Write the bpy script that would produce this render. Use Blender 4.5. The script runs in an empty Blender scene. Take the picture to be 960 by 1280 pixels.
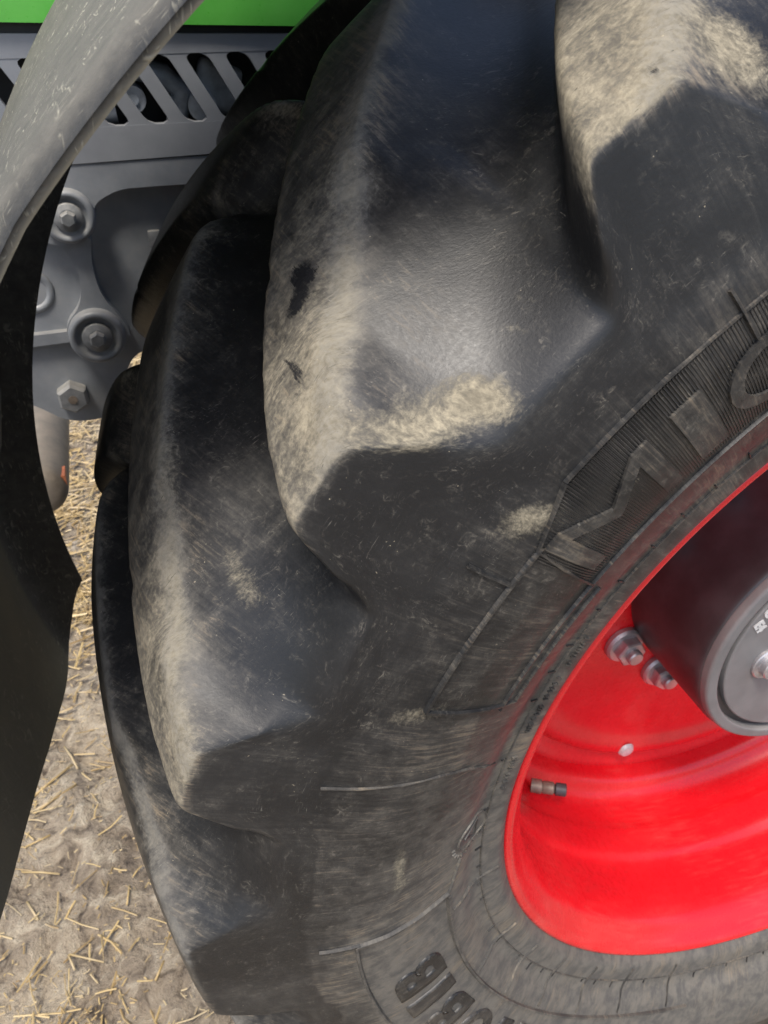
import bpy, bmesh, math, random
import numpy as np
from mathutils import Vector, Matrix

random.seed(7); rng = np.random.default_rng(7)
S = 0.85                     # metres per tyre radius: the layout below is in tyre radii, wheel axle at the origin
SC = bpy.context.scene
COL = SC.collection
R = math.radians

# ------------------------------------------------------------------ camera
cam = bpy.data.cameras.new('camera'); camo = bpy.data.objects.new('camera', cam); COL.objects.link(camo)
cam.sensor_fit = 'VERTICAL'; cam.sensor_height = 36.0; cam.lens = 992.0/1280*36
camo.location = (-0.910*S, -0.810*S, 0.850*S)
camo.rotation_euler = (R(90-35.2), 0, R(-17.9))
cam.clip_start = 0.01; cam.clip_end = 400
cam.dof.use_dof = True; cam.dof.focus_distance = 0.60; cam.dof.aperture_fstop = 15.0
SC.camera = camo

# ------------------------------------------------------------------ light
SUN_EL, SUN_AZ = 66.0, 218.0      # azimuth: degrees from +Y towards +X of the direction the light comes from
world = bpy.data.worlds.new('World'); SC.world = world; world.use_nodes = True
wn = world.node_tree; wn.nodes.clear()
sky = wn.nodes.new('ShaderNodeTexSky'); sky.sky_type = 'NISHITA'; sky.sun_disc = False
sky.sun_elevation = R(SUN_EL); sky.sun_rotation = R(SUN_AZ); sky.air_density = 1.0; sky.dust_density = 3.0; sky.ozone_density = 1.0
bg = wn.nodes.new('ShaderNodeBackground'); bg.inputs[1].default_value = 0.11
wo = wn.nodes.new('ShaderNodeOutputWorld')
wn.links.new(sky.outputs[0], bg.inputs[0]); wn.links.new(bg.outputs[0], wo.inputs[0])
sl = bpy.data.lights.new('sun', 'SUN'); sl.energy = 1.5; sl.angle = R(14); sl.color = (1.0, 0.95, 0.87)
so = bpy.data.objects.new('sun', sl); COL.objects.link(so)
_d = Vector((math.sin(R(SUN_AZ))*math.cos(R(SUN_EL)), math.cos(R(SUN_AZ))*math.cos(R(SUN_EL)), math.sin(R(SUN_EL))))
so.rotation_euler = _d.to_track_quat('Z', 'Y').to_euler(); so.location = _d*20
vs = SC.view_settings; vs.view_transform = 'Standard'; vs.look = 'None'; vs.gamma = 1; vs.use_curve_mapping = False
vs.exposure = 1.30

# ------------------------------------------------------------------ node helpers
class Mat:
    def __init__(s, name):
        s.m = bpy.data.materials.new(name); s.m.use_nodes = True
        s.t = s.m.node_tree; s.t.nodes.clear()
        s.out = s.n('ShaderNodeOutputMaterial'); s.b = s.n('ShaderNodeBsdfPrincipled')
        s.l(s.b.outputs[0], s.out.inputs[0])
    def n(s, t, **k):
        o = s.t.nodes.new(t)
        for a, v in k.items(): setattr(o, a, v)
        return o
    def l(s, a, b): s.t.links.new(a, b)
    def put(s, sock, v):
        if v is None: return
        if hasattr(v, 'is_linked') or isinstance(v, bpy.types.NodeSocket): s.l(v, sock)
        else: sock.default_value = v
    def math(s, op, a, b=None, c=None, clamp=False):
        o = s.n('ShaderNodeMath', operation=op, use_clamp=clamp)
        s.put(o.inputs[0], a); s.put(o.inputs[1], b)
        if c is not None: s.put(o.inputs[2], c)
        return o.outputs[0]
    def vec(s, v, scale, loc=(0,0,0), rot=(0,0,0)):
        o = s.n('ShaderNodeMapping'); s.l(v, o.inputs[0]); o.inputs['Scale'].default_value = scale
        o.inputs['Location'].default_value = loc; o.inputs['Rotation'].default_value = rot
        return o.outputs[0]
    def noise(s, v, scale, detail=4, rough=0.55, dist=0.0):
        o = s.n('ShaderNodeTexNoise'); s.put(o.inputs['Vector'], v); o.inputs['Scale'].default_value = scale
        o.inputs['Detail'].default_value = detail; o.inputs['Roughness'].default_value = rough; o.inputs['Distortion'].default_value = dist
        return o.outputs[0]
    def ramp(s, f, lo, hi, a=0.0, b=1.0):
        o = s.n('ShaderNodeMapRange', interpolation_type='SMOOTHSTEP'); s.put(o.inputs[0], f)
        s.put(o.inputs[1], lo); s.put(o.inputs[2], hi); s.put(o.inputs[3], a); s.put(o.inputs[4], b)
        return o.outputs[0]
    def mix(s, f, a, b):
        o = s.n('ShaderNodeMix', data_type='RGBA'); s.put(o.inputs[0], f)
        s.put(o.inputs[6], a if not isinstance(a, tuple) else (*a, 1)); s.put(o.inputs[7], b if not isinstance(b, tuple) else (*b, 1))
        return o.outputs[2]
    def attr(s, name, fac=True):
        o = s.n('ShaderNodeAttribute'); o.attribute_name = name
        return o.outputs['Fac'] if fac else o.outputs['Vector']
    def obj(s): return s.n('ShaderNodeTexCoord').outputs['Object']
    def bump(s, h, strength=0.3, dist=0.002, normal=None):
        o = s.n('ShaderNodeBump'); s.put(o.inputs['Height'], h); o.inputs['Strength'].default_value = strength
        o.inputs['Distance'].default_value = dist
        if normal is not None: s.l(normal, o.inputs['Normal'])
        return o.outputs[0]
    def set(s, color=None, rough=None, metal=None, normal=None, spec=None, coat=None, coatr=None):
        B = s.b.inputs
        if color is not None: s.put(B['Base Color'], (*color, 1) if isinstance(color, tuple) else color)
        if rough is not None: s.put(B['Roughness'], rough)
        if metal is not None: s.put(B['Metallic'], metal)
        if normal is not None: s.l(normal, B['Normal'])
        if spec is not None: s.put(B['Specular IOR Level'], spec)
        if coat is not None: s.put(B['Coat Weight'], coat)
        if coatr is not None: s.put(B['Coat Roughness'], coatr)
        return s.m

# ------------------------------------------------------------------ materials
def rubber_material():
    M = Mat('tyre_rubber')
    p = M.attr('pol', False); dust = M.attr('dust'); film = M.attr('film'); wear = M.attr('wear')
    def ex(n, g=2.2): return M.math('ADD', M.math('MULTIPLY', M.math('SUBTRACT', n, .5), g), .5)
    def mad(*pairs):
        r = None
        for v, k in pairs:
            t = M.math('MULTIPLY', v, k); r = t if r is None else M.math('ADD', r, t)
        return r
    big = ex(M.noise(p, 9, 6, .65)); mid = ex(M.noise(p, 42, 8, .70, .3)); grain = ex(M.noise(p, 300, 4, .7)); fine = M.noise(p, 520, 3, .6)
    sa = ex(M.noise(M.vec(p, (14, 260, 60), rot=(0, 0, .22)), 1.0, 6, .70, .5))      # wiping streaks, round the wheel
    sb = ex(M.noise(M.vec(p, (300, 22, 60), rot=(0, 0, -.35)), 1.0, 6, .70, .6))     # and across it
    # thick tan dust, broken up grain by grain
    curl = ex(M.noise(p, 105, 8, .74, 1.3), 2.4)
    t = mad((mid, .26), (grain, .30), (curl, .30), (sa, .06))
    tf = M.ramp(M.math('ADD', M.math('MULTIPLY', dust, 1.40), t), .82, 1.68)
    tf = M.math('MULTIPLY', tf, M.ramp(dust, .02, .16))
    # thin film of dried mud, wiped into streaks
    fb = mad((big, .42), (mid, .30), (sb, .30), (grain, .14))
    ff = M.ramp(M.math('ADD', M.math('MULTIPLY', film, .9), fb), .60, 1.62)
    base = M.mix(M.ramp(big, .2, .8), (.0100, .0103, .0110), (.0175, .0178, .0185))
    c = M.mix(ff, base, M.mix(M.ramp(mid, .2, .8), (.080, .076, .070), (.140, .128, .108)))
    sm = M.math('MULTIPLY', M.ramp(mad((sb, .55), (big, .55), (grain, .15)), .64, 1.04), M.ramp(film, .12, .50), clamp=True)
    c = M.mix(M.math('MULTIPLY', sm, .85), c, (.235, .185, .125))
    dcol = M.mix(M.ramp(mad((mid, .35), (grain, .30), (curl, .35)), .20, .90), (.130, .113, .080), (.385, .335, .235))
    c = M.mix(M.math('MULTIPLY', tf, .93), c, dcol)
    # fine pale scuffs, in patches
    patch = M.ramp(ex(M.noise(p, 30, 4, .6)), .45, .85)
    l1 = M.noise(M.vec(p, (90, 1300, 300), rot=(0, 0, .9)), 1.0, 2, .5, 1.0); l2 = M.noise(M.vec(p, (1200, 90, 300), rot=(0, 0, .35)), 1.0, 2, .5, 1.0)
    l3 = M.noise(M.vec(p, (100, 1100, 300), rot=(0, 0, -.6)), 1.0, 2, .5, 1.4)
    scr = M.math('MULTIPLY', M.ramp(M.math('MAXIMUM', l1, M.math('MAXIMUM', l2, l3)), .665, .76), patch, clamp=True)
    scr = M.math('MULTIPLY', scr, M.math('ADD', .42, M.math('MULTIPLY', wear, .55)), clamp=True)
    c = M.mix(scr, c, (.27, .25, .21))
    # worn ridges: grey bloom made of tiny scuffs
    wb = M.math('MULTIPLY', M.ramp(mad((grain, .5), (mid, .3), (wear, .55)), .62, 1.15), M.ramp(wear, .05, .6), clamp=True)
    c = M.mix(M.math('MULTIPLY', wb, .55), c, (.17, .165, .15))
    # pale curly scuffing on the bare rubber
    cu = M.math('MULTIPLY', M.ramp(curl, .56, .98), M.math('MULTIPLY', M.ramp(mid, .30, .90), M.math('SUBTRACT', 1.0, tf)), clamp=True)
    c = M.mix(M.math('MULTIPLY', cu, .60), c, (.200, .180, .148))
    # chaff specks
    sp = M.math('MULTIPLY', M.ramp(M.noise(p, 420, 1, .5), .745, .80), M.ramp(M.noise(p, 36, 2, .6), .54, .66), clamp=True)
    c = M.mix(M.math('MULTIPLY', sp, .8), c, (.36, .31, .22))
    # dark cuts where the dust has been knocked off
    dk = M.attr('gouge')
    cut = M.ramp(M.math('ADD', dk, M.math('MULTIPLY', M.math('SUBTRACT', mad((sb, .6), (grain, .4)), .5), .75)), .36, .60)
    c = M.mix(cut, c, (.010, .010, .011))
    l4 = M.noise(M.vec(p, (60, 700, 200), rot=(0, 0, .5)), 1.0, 2, .5, 2.0)
    c = M.mix(M.math('MULTIPLY', M.ramp(l4, .68, .73), M.math('MULTIPLY', tf, .8)), c, (.03, .028, .025))
    rough = M.math('ADD', .40, M.math('ADD', M.math('MULTIPLY', ff, .20), M.math('MULTIPLY', M.math('MAXIMUM', tf, M.math('MAXIMUM', scr, wb)), .40)), clamp=True)
    rough = M.math('ADD', rough, M.math('MULTIPLY', M.math('SUBTRACT', grain, .5), .10), clamp=True)
    h = mad((fine, .35), (grain, .30), (mid, .18), (tf, .25), (scr, -.4), (cut, -1.2))
    return M.set(c, rough, normal=M.bump(h, .20, .0011), spec=.40)

def plain(name, color, rough=.5, metal=0., spec=.5, var=.25, nscale=18, bump=.12, dustc=None, dustamt=0., coat=None):
    M = Mat(name); p = M.obj()
    a = M.noise(p, nscale, 5, .6); b = M.noise(p, nscale*9, 4, .6)
    lo = tuple(x*(1-var) for x in color); hi = tuple(min(1, x*(1+var)) for x in color)
    c = M.mix(M.ramp(a, .3, .7), lo, hi); r = M.math('ADD', rough-.08, M.math('MULTIPLY', b, .16))
    if dustc:
        up = M.n('ShaderNodeNewGeometry').outputs['Normal']
        s3 = M.n('ShaderNodeSeparateXYZ'); M.l(up, s3.inputs[0])
        f = M.math('MULTIPLY', M.ramp(M.math('ADD', M.math('MULTIPLY', s3.outputs[2], .35), M.math('ADD', M.math('MULTIPLY', a, .6), M.math('MULTIPLY', b, .35))), .35, 1.0), dustamt, clamp=True)
        c = M.mix(f, c, dustc); r = M.math('ADD', r, M.math('MULTIPLY', f, .4), clamp=True)
    return M.set(c, r, metal, M.bump(b, bump, .001), spec, coat, .15 if coat else None)

def guard_material():
    M = Mat('mudguard_plastic'); p = M.obj()
    a = M.noise(p, 9, 5, .6); b = M.noise(p, 60, 6, .65, .5); f = M.noise(p, 260, 4, .6)
    s1 = M.noise(M.vec(p, (300, 40, 60), rot=(.3, .5, .8)), 1.0, 3, .5, 1.0)
    s2 = M.noise(M.vec(p, (50, 340, 60), rot=(.1, .2, .5)), 1.0, 3, .5, 1.0)
    d = M.attr('dust')
    tf = M.ramp(M.math('ADD', M.math('MULTIPLY', d, 1.0), M.math('ADD', M.math('MULTIPLY', a, .7), M.math('MULTIPLY', b, .9))), .75, 2.1)
    c = M.mix(tf, (.016, .016, .015), (.135, .126, .105))
    sc = M.math('MULTIPLY', M.ramp(M.math('MAXIMUM', s1, s2), .58, .70), M.ramp(M.noise(p, 22, 4, .65), .42, .60), clamp=True)
    c = M.mix(M.math('MULTIPLY', sc, M.math('MULTIPLY', d, .62)), c, (.46, .43, .33))
    c = M.mix(M.math('MULTIPLY', M.ramp(d, 1.0, 1.6), M.ramp(a, .2, .8, .6, 1.0)), c, (.24, .215, .155))      # mud thrown up inside
    h = M.math('ADD', M.math('MULTIPLY', f, .6), M.math('ADD', b, M.math('MULTIPLY', sc, .8)))
    return M.set(c, M.math('ADD', .60, M.math('MULTIPLY', tf, .30), clamp=True), normal=M.bump(h, .45, .0018), spec=.35)

def ground_material():
    M = Mat('trodden_earth'); p = M.obj()
    def ex(n, g=2.2): return M.math('ADD', M.math('MULTIPLY', M.math('SUBTRACT', n, .5), g), .5)
    a = ex(M.noise(p, 3.0, 6, .6)); b = ex(M.noise(p, 19, 8, .68, .8)); f = ex(M.noise(p, 130, 6, .7))
    s1 = ex(M.noise(M.vec(p, (16, 190, 60), rot=(0, 0, .5)), 1.0, 4, .6, 1.2)); s2 = ex(M.noise(M.vec(p, (200, 18, 60), rot=(0, 0, .2)), 1.0, 4, .6, 1.2))
    c = M.mix(M.ramp(a, .2, .8), (.235, .185, .130), (.42, .345, .245))
    c = M.mix(M.ramp(b, .45, .95), c, (.52, .445, .33))
    c = M.mix(M.ramp(b, .48, .10), c, (.085, .063, .044))
    ch = M.math('MULTIPLY', M.ramp(M.math('MAXIMUM', s1, s2), .85, 1.15), M.ramp(a, .25, .75), clamp=True)
    c = M.mix(M.math('MULTIPLY', ch, .75), c, (.52, .42, .26))
    c = M.mix(M.ramp(f, .95, 1.2), c, (.45, .38, .27))
    h = M.math('ADD', M.math('MULTIPLY', b, .8), M.math('ADD', M.math('MULTIPLY', f, .35), M.math('MULTIPLY', ch, .4)))
    return M.set(c, M.math('ADD', .40, M.math('MULTIPLY', b, .35), clamp=True), normal=M.bump(h, .9, .014), spec=.5)

def straw_material():
    M = Mat('straw'); p = M.obj()
    a = M.noise(p, 9, 3, .6); t = M.attr('tint')
    c = M.mix(t, (.22, .145, .060), (.52, .38, .17))
    c = M.mix(M.math('MULTIPLY', M.ramp(a, .45, .65), .45), c, (.48, .41, .28))
    return M.set(c, .45)

def red_material():
    M = Mat('red_wheel_paint'); p = M.obj()
    a = M.noise(p, 6, 4, .6); b = M.noise(p, 90, 5, .65); s = M.noise(M.vec(p, (20, 160, 20)), 1.0, 4, .6, .5)
    c = M.mix(M.ramp(a, .3, .7), (.62, .006, .012), (.70, .010, .016))
    f = M.math('MULTIPLY', M.ramp(M.math('ADD', M.math('MULTIPLY', a, .6), M.math('MULTIPLY', s, .5)), .50, .85), .16, clamp=True)
    c = M.mix(f, c, (.75, .25, .20))
    return M.set(c, M.math('ADD', .20, M.math('MULTIPLY', b, .16)), normal=M.bump(b, .03, .0006), spec=.55, coat=.15, coatr=.12)

RUB = rubber_material(); RED = red_material(); GUARD = guard_material(); EARTH = ground_material(); STRAW = straw_material()
HUBBLK = plain('satin_black_hub', (.045, .039, .042), .42, var=.3, bump=.05)
CAPGREY = plain('hub_cap_grey', (.17, .165, .165), .5, var=.10, bump=.08, dustc=(.36, .32, .28), dustamt=.25)
WHITE = plain('white_print', (.62, .62, .60), .5, var=.06)
ZINC = plain('zinc_fastener', (.50, .50, .52), .38, .75, var=.2, nscale=60, dustc=(.36, .30, .24), dustamt=.35)
STEELNUT = plain('painted_fastener', (.22, .23, .24), .45, .2, var=.2, nscale=60, dustc=(.42, .37, .28), dustamt=.5)
CAST = plain('grey_casting_paint', (.21, .225, .245), .42, .1, var=.14, nscale=12, bump=.25, dustc=(.42, .37, .28), dustamt=.36)
PANEL = plain('grey_panel_plastic', (.20, .21, .225), .42, var=.06, bump=.06, dustc=(.40, .38, .34), dustamt=.16)
GREEN = plain('green_hood_paint', (.095, .42, .055), .30, var=.06, bump=.03, coat=.5, dustc=(.45, .45, .30), dustamt=.10)
DARK = plain('dark_engine_bay', (.014, .015, .017), .6)
HOSE = plain('grey_engine_part', (.36, .40, .45), .45, .1, var=.3, nscale=30, bump=.3)
BRASS = plain('dull_brass_valve', (.26, .21, .165), .5, .35, var=.2, nscale=90)
CAPBLK = plain('black_valve_cap', (.075, .07, .075), .5)
PALE = plain('pale_metal', (.55, .50, .50), .5, .2)
RUST = plain('orange_mark', (.42, .13, .05), .6)
TANK = plain('grey_tank_paint', (.12, .10, .078), .5, dustc=(.4, .33, .24), dustamt=.4)

# ------------------------------------------------------------------ objects
def link(name, me, mat, parent=None, label=None, cat=None, group=None, kind=None):
    if mat and not me.materials: me.materials.append(mat)
    o = bpy.data.objects.new(name, me); COL.objects.link(o)
    if parent is not None: o.parent = parent
    if label: o['label'] = label
    if cat: o['category'] = cat
    if group: o['group'] = group
    if kind: o['kind'] = kind
    return o
def mesh(name, verts, faces, smooth=True, scale=S, origin=(0,0,0)):
    me = bpy.data.meshes.new(name)
    v = (np.asarray(verts, float)-np.asarray(origin, float))*scale
    me.from_pydata(v.tolist(), [], [tuple(int(i) for i in f) for f in faces]); me.update()
    if smooth: me.polygons.foreach_set('use_smooth', np.ones(len(me.polygons), bool))
    return me
def from_bm(name, bm, scale=S, smooth=True, angle=35):
    bmesh.ops.recalc_face_normals(bm, faces=bm.faces[:])
    me = bpy.data.meshes.new(name); bmesh.ops.scale(bm, vec=(scale,)*3, verts=bm.verts[:]); bm.to_mesh(me); bm.free()
    if smooth:
        me.polygons.foreach_set('use_smooth', np.ones(len(me.polygons), bool))
        me.set_sharp_from_angle(angle=R(angle))
    return me
def bevel(bm, w, seg=2, ang=30):
    es = [e for e in bm.edges if len(e.link_faces) == 2 and e.calc_face_angle(0) > R(ang)]
    bmesh.ops.bevel(bm, geom=es, offset=w, segments=seg, affect='EDGES', profile=.6)
def box(bm, c, s, rot=None):
    m = Matrix.Translation(c) @ (rot.to_4x4() if rot else Matrix.Identity(4)) @ Matrix.Diagonal((*s, 1))
    return bmesh.ops.create_cube(bm, size=1, matrix=m)['verts']
def prism(bm, pts, y0, y1):
    """polygon in X,Z extruded from y0 to y1"""
    a = [bm.verts.new((x, y0, z)) for x, z in pts]; b = [bm.verts.new((x, y1, z)) for x, z in pts]
    bm.faces.new(a); bm.faces.new(b[::-1]); n = len(pts)
    for i in range(n): bm.faces.new((a[i], b[i], b[(i+1) % n], a[(i+1) % n]))
def lathe(prof, n=96, closed=False):
    """profile (r, o) turned about the axle; o is the distance outward (-Y)"""
    prof = np.array(prof, float); a = np.linspace(0, 2*np.pi, n, endpoint=False)
    r = prof[:, 0][None]; o = prof[:, 1][None]
    v = np.stack([-r*np.cos(a)[:, None], np.broadcast_to(-o, (n, len(prof))), r*np.sin(a)[:, None]], -1).reshape(-1, 3)
    m = len(prof); f = []
    for i in range(n):
        j = (i+1) % n
        for k in range(m-1 if not closed else m):
            q = (k+1) % m
            f.append((i*m+k, j*m+k, j*m+q, i*m+q))
    return v, f
def tube(bm, pts, rad, n=8, cap=True):
    pts = [Vector(p) for p in pts]; rings = []
    for i, p in enumerate(pts):
        t = (pts[min(i+1, len(pts)-1)]-pts[max(i-1, 0)]).normalized()
        u = t.orthogonal().normalized() if i == 0 else (rings_u - t*rings_u.dot(t)).normalized()
        rings_u = u; w = t.cross(u); rr = rad[i] if hasattr(rad, '__len__') else rad
        rings.append([bm.verts.new(p+(u*math.cos(2*math.pi*k/n)+w*math.sin(2*math.pi*k/n))*rr) for k in range(n)])
    for a, b in zip(rings, rings[1:]):
        for k in range(n): bm.faces.new((a[k], a[(k+1) % n], b[(k+1) % n], b[k]))
    if cap: bm.faces.new(rings[0][::-1]); bm.faces.new(rings[-1])
def round_poly(pts, r, seg=5):
    """round the corners of a polygon; r is one radius or one per corner"""
    out = []; n = len(pts)
    for i in range(n):
        p = Vector(pts[i]); a = Vector(pts[i-1]); b = Vector(pts[(i+1) % n]); rr = r[i] if hasattr(r, '__len__') else r
        da = (a-p); db = (b-p); k = min(rr, da.length*.49, db.length*.49)
        if k < 1e-5: out.append(tuple(p)); continue
        p0 = p+da.normalized()*k; p1 = p+db.normalized()*k
        for j in range(seg+1):
            t = j/seg; out.append(tuple(p0*(1-t)**2+p*2*t*(1-t)+p1*t*t))
    return out

GZ = -0.985                                     # ground level
root = bpy.data.objects.new('tractor', None); COL.objects.link(root); root.empty_display_size = .2
root.location = (0, 0, GZ*S)
root['label'] = 'green tractor with grey side panels on strawy earth, lugged tyre and red rim close up'
root['category'] = 'tractor'
def part(name, me, mat, parent=None, label=None, kind=None, loc=(0,0,0)):
    o = link(name, me, mat, parent or root, label, kind=kind)
    o.location = Vector(loc)*S - (Vector(root.location) if parent is None else Vector((0,0,0)))
    return o

# ================================================================== TYRE
WC = 0.05                                       # the tyre's mid plane lies at Y = +WC ; w = distance outward of it
HW = 0.402                                      # half width at the lug corners
NL = 20; PITCH = 360/NL
def crown(w): return 1.047-.062*(np.minimum(np.abs(w), .45)/HW)**2
side = np.array([(.570,.345),(.588,.356),(.598,.368),(.606,.380),(.622,.384),(.640,.386),(.655,.392),(.668,.404),(.685,.413),(.705,.420),(.735,.430),(.77,.437),(.805,.438),(.835,.434),(.86,.428),(.885,.4225)])
def dense(poly, n, sig=2.0):
    poly = np.asarray(poly, float); L = np.r_[0, np.cumsum(np.hypot(*np.diff(poly, axis=0).T))]
    s = np.linspace(0, L[-1], n); q = np.stack([np.interp(s, L, poly[:, k]) for k in (0, 1)], -1)
    k = np.exp(-.5*(np.arange(-12, 13)/sig)**2); k /= k.sum()
    pad = np.pad(q, ((12, 12), (0, 0)), mode='reflect', reflect_type='odd')
    return np.stack([np.convolve(pad[:, c], k, 'valid') for c in (0, 1)], -1)
side_d = dense(side, 300, 4)
def side_w(r): return np.interp(r, side_d[:, 0], side_d[:, 1])
def side_n(r):
    e = .002; dw = (side_w(r+e)-side_w(r-e))/(2*e); L = np.sqrt(1+dw*dw)
    return -dw/L, 1/L                           # (radial, outward)
# the section is laid out per angle: sidewall, shoulder wall up to the local top, then the tread from shoulder to shoulder
nS, nE, nT = 46, 30, 52
R_S = .862
HWT = .4045                                     # the tread's half width where it meets the shoulder wall
rs = np.linspace(.5905, R_S, nS, endpoint=False)
e = np.linspace(0, 1, nE, endpoint=False)
wT = HWT*(1-np.linspace(0, 1, nT)**.92)
nh = nS+nE+nT
def full(a, neg=False):
    m = a[..., :-1][..., ::-1]; return np.concatenate([a, -m if neg else m], -1)
Wp = full(np.concatenate([np.full(nS+nE, HWT), wT]), True)
SE = full(np.concatenate([np.ones(nS), 1-e, np.zeros(nT)]))
ntot = len(Wp)
treadcol = full(np.concatenate([np.zeros(nS), np.ones(nE+nT)]))
zone_t = full(np.concatenate([np.zeros(nS+nE), np.ones(nT)]))
DPH = .25; NP = int(360/DPH); PH = np.arange(NP)*DPH-180.0
E_NEAR, E_FAR = 17.75, 17.75+7.6
def ridge(d):  return 50*np.maximum(d, 0)
def width(d):  return 4.1+2.7*(1-np.exp(-np.maximum(d, 0)/.08))
def lug_mask(row):
    """mask, signed angle past the ridge, distance inward, index of the lug, bar width, for one row of lugs"""
    sgn = 1 if row == 0 else -1; e0 = E_NEAR if row == 0 else E_FAR
    d = np.maximum(HWT-sgn*Wp, 0)
    fr = ridge(d); x = PH[:, None]-e0-fr[None]
    k = np.floor((x+PITCH*.62)/PITCH); x = x-k*PITCH
    wd = width(d)[None]
    if row == 0: wd = wd+np.where(k == -1, 5.0, 0)*np.exp(-d/.12)[None]      # the lug next above the ground is worn wider
    wt = np.interp(d, [0, .03, .10, .22, .4], [4.2, 5.2, 7.6, 7.4, 4.8])[None]; pw = np.interp(d, [0, .10], [1.15, 2.0])[None]
    wl = np.interp(d, [0, .1], [2.9, 2.0])[None]
    up = np.clip(1-x/wt, 0, 1)**pw
    dn = np.clip(1-(-x-wd)/wl, 0, 1)**1.25
    m = np.where(x >= 0, up, np.where(x >= -wd, 1.0, dn))
    nose = 1/(1+np.exp((d-.408)/.010))
    return m*nose[None], x, d, (k % NL).astype(int), wd
m0, x0, d0, k0, wd0 = lug_mask(0); m1, x1, d1, k1, wd1 = lug_mask(1)
gk = np.exp(-.5*(np.arange(-6, 7)/1.0)**2); gk /= gk.sum()
def blur(m): return sum(g*np.roll(m, i-6, axis=0) for i, g in enumerate(gk))
M0, M1 = blur(m0), blur(m1)
MM = np.maximum(M0, M1)
def val_r(w): return .972-.074*(np.abs(w)/HWT)**2.2
def half_section(Mh):
    """Mh: mask columns of one half, bead to mid line -> r, w"""
    rt = val_r(wT)[None]+(crown(wT)-val_r(wT))[None]*Mh[:, nS+nE:]
    re = rt[:, :1]
    r = np.concatenate([np.broadcast_to(rs, (NP, nS)), R_S+(re-R_S)*e[None], rt], 1)
    plane = np.interp(r, [.60, .862, .90, 1.0], [0, .4275, .4205, .4020])
    w = np.concatenate([np.broadcast_to(side_w(rs), (NP, nS)), plane[:, nS:nS+nE], np.broadcast_to(wT, (NP, nT))], 1)
    P = np.stack([r, w], -1)
    def sm(P, lo, hi, it):
        P = P.copy()
        for _ in range(it): P[:, lo:hi] = .5*P[:, lo:hi]+.25*P[:, lo-1:hi-1]+.25*P[:, lo+1:hi+1]
        return P
    ic = nS+nE
    a_ = sm(P, ic-12, ic+6, 2); b_ = sm(P, nS-10, ic+22, 60)
    k = np.clip(Mh[:, ic:ic+1]*2.6-.15, 0, 1)[..., None]
    return b_*(1-k)+a_*k
HA = half_section(MM[:, :nh]); HB = half_section(MM[:, ::-1][:, :nh])
rr = np.concatenate([HA[..., 0], HB[:, :-1][:, :, 0][:, ::-1][:, 1:] if False else HB[:, :-1, 0][:, ::-1]], 1)
ww = np.concatenate([HA[..., 1], -HB[:, :-1, 1][:, ::-1]], 1)
ph = np.radians(PH)[:, None]
# slow irregularity of worn rubber
PX = np.stack([-rr*np.cos(ph), WC-ww, rr*np.sin(ph)], -1)
tu = np.roll(PX, -1, 0)-np.roll(PX, 1, 0); tv = np.gradient(PX, axis=1)
NRM = np.cross(tu, tv); NRM /= np.linalg.norm(NRM, axis=-1, keepdims=True)+1e-12
if NRM[NP//2, ntot//2] @ np.array([-1, 0, 0]) < 0: NRM = -NRM; FLIP = True
else: FLIP = False
# ---- deposits: dust where the lugs touch the ground, wiped film on the sidewall
def sstep(v, lo, hi): t = np.clip((v-lo)/(hi-lo), 0, 1); return t*t*(3-2*t)
endn = np.where(zone_t[None] > .5, 1, np.exp(-np.maximum(rr[:, nS+nE-1:nS+nE]-rr, 0)/.0045))*np.where((SE < .99), 1, 0)[None]
near_face = (.62*sstep(x0, .7, -.6)+.38*np.exp(-np.maximum(x0+.3, 0)/1.6))*sstep(x0+wd0, -1.6, .2)*np.clip((Wp+.05)/.04, 0, 1)*endn*(M0 > .2)
far_face = sstep(x1, .8, -.6)*sstep(x1+wd1, -1.6, .2)*np.clip((-Wp+.05)/.04, 0, 1)*np.where(Wp < 0, zone_t, 1)[None]*(M1 > .2)
lugamt = np.zeros(NL)+.55
def lugidx(a): return int(round((a-E_NEAR)/PITCH)) % NL
lugamt[lugidx(53.5)] = 1.0; lugamt[lugidx(35.5)] = .80; lugamt[lugidx(17.75)] = .80; lugamt[lugidx(0)] = .45
fall = np.interp(d0, [0, .10, .22, .34, .5], [1.0, .90, .58, .40, .30])
DUST = near_face*lugamt[k0]*fall[None]*.70 + far_face*.22
rimline = np.exp(-((x0+.5)/.9)**2)*(M0 > .5)*np.clip((Wp+.05)/.04, 0, 1)*endn
WEAR = np.clip(rimline*1.0+near_face*.4+np.exp(-((x1+.5)/1.0)**2)*(M1 > .5)*.8*(Wp < .05), 0, 1)
DUST = DUST+.30*rimline*lugamt[k0]+.30*np.exp(-((x1+.4)/1.0)**2)*(M1 > .5)*(Wp < .05)
rad = rr
low = np.clip((26-PH)/36, 0, 1)*np.clip((PH+150)/40, 0, 1)
sidef = (1-treadcol)[None]*np.ones((NP, 1))
FILM = sidef*(.33+.55*low[:, None])*np.interp(rad, [.60, .70, .80, .88], [1.15, 1.05, .75, .45]) + treadcol[None]*(.07+.05*low[:, None])
FILM += .20*(1-treadcol)[None]*np.interp(rad, [.60, .66, .69, .72], [1, .9, .3, 0])
FILM += .40*np.exp(-np.maximum(x0, 0)/3.0)*(x0 > -.2)*np.exp(-((d0-.07)/.10)**2)[None]*zone_t[None]*(Wp > 0)*(M0 > .02)
FILM += .75*(1-treadcol)[None]*np.clip((2-PH)/25, 0, 1)[:, None]*np.clip((PH+150)/40, 0, 1)[:, None]*(rr < .81)
FILM += .85*near_face*lugamt[k0]+.22*far_face+.5*rimline
GOUGE = np.zeros_like(DUST)
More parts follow.
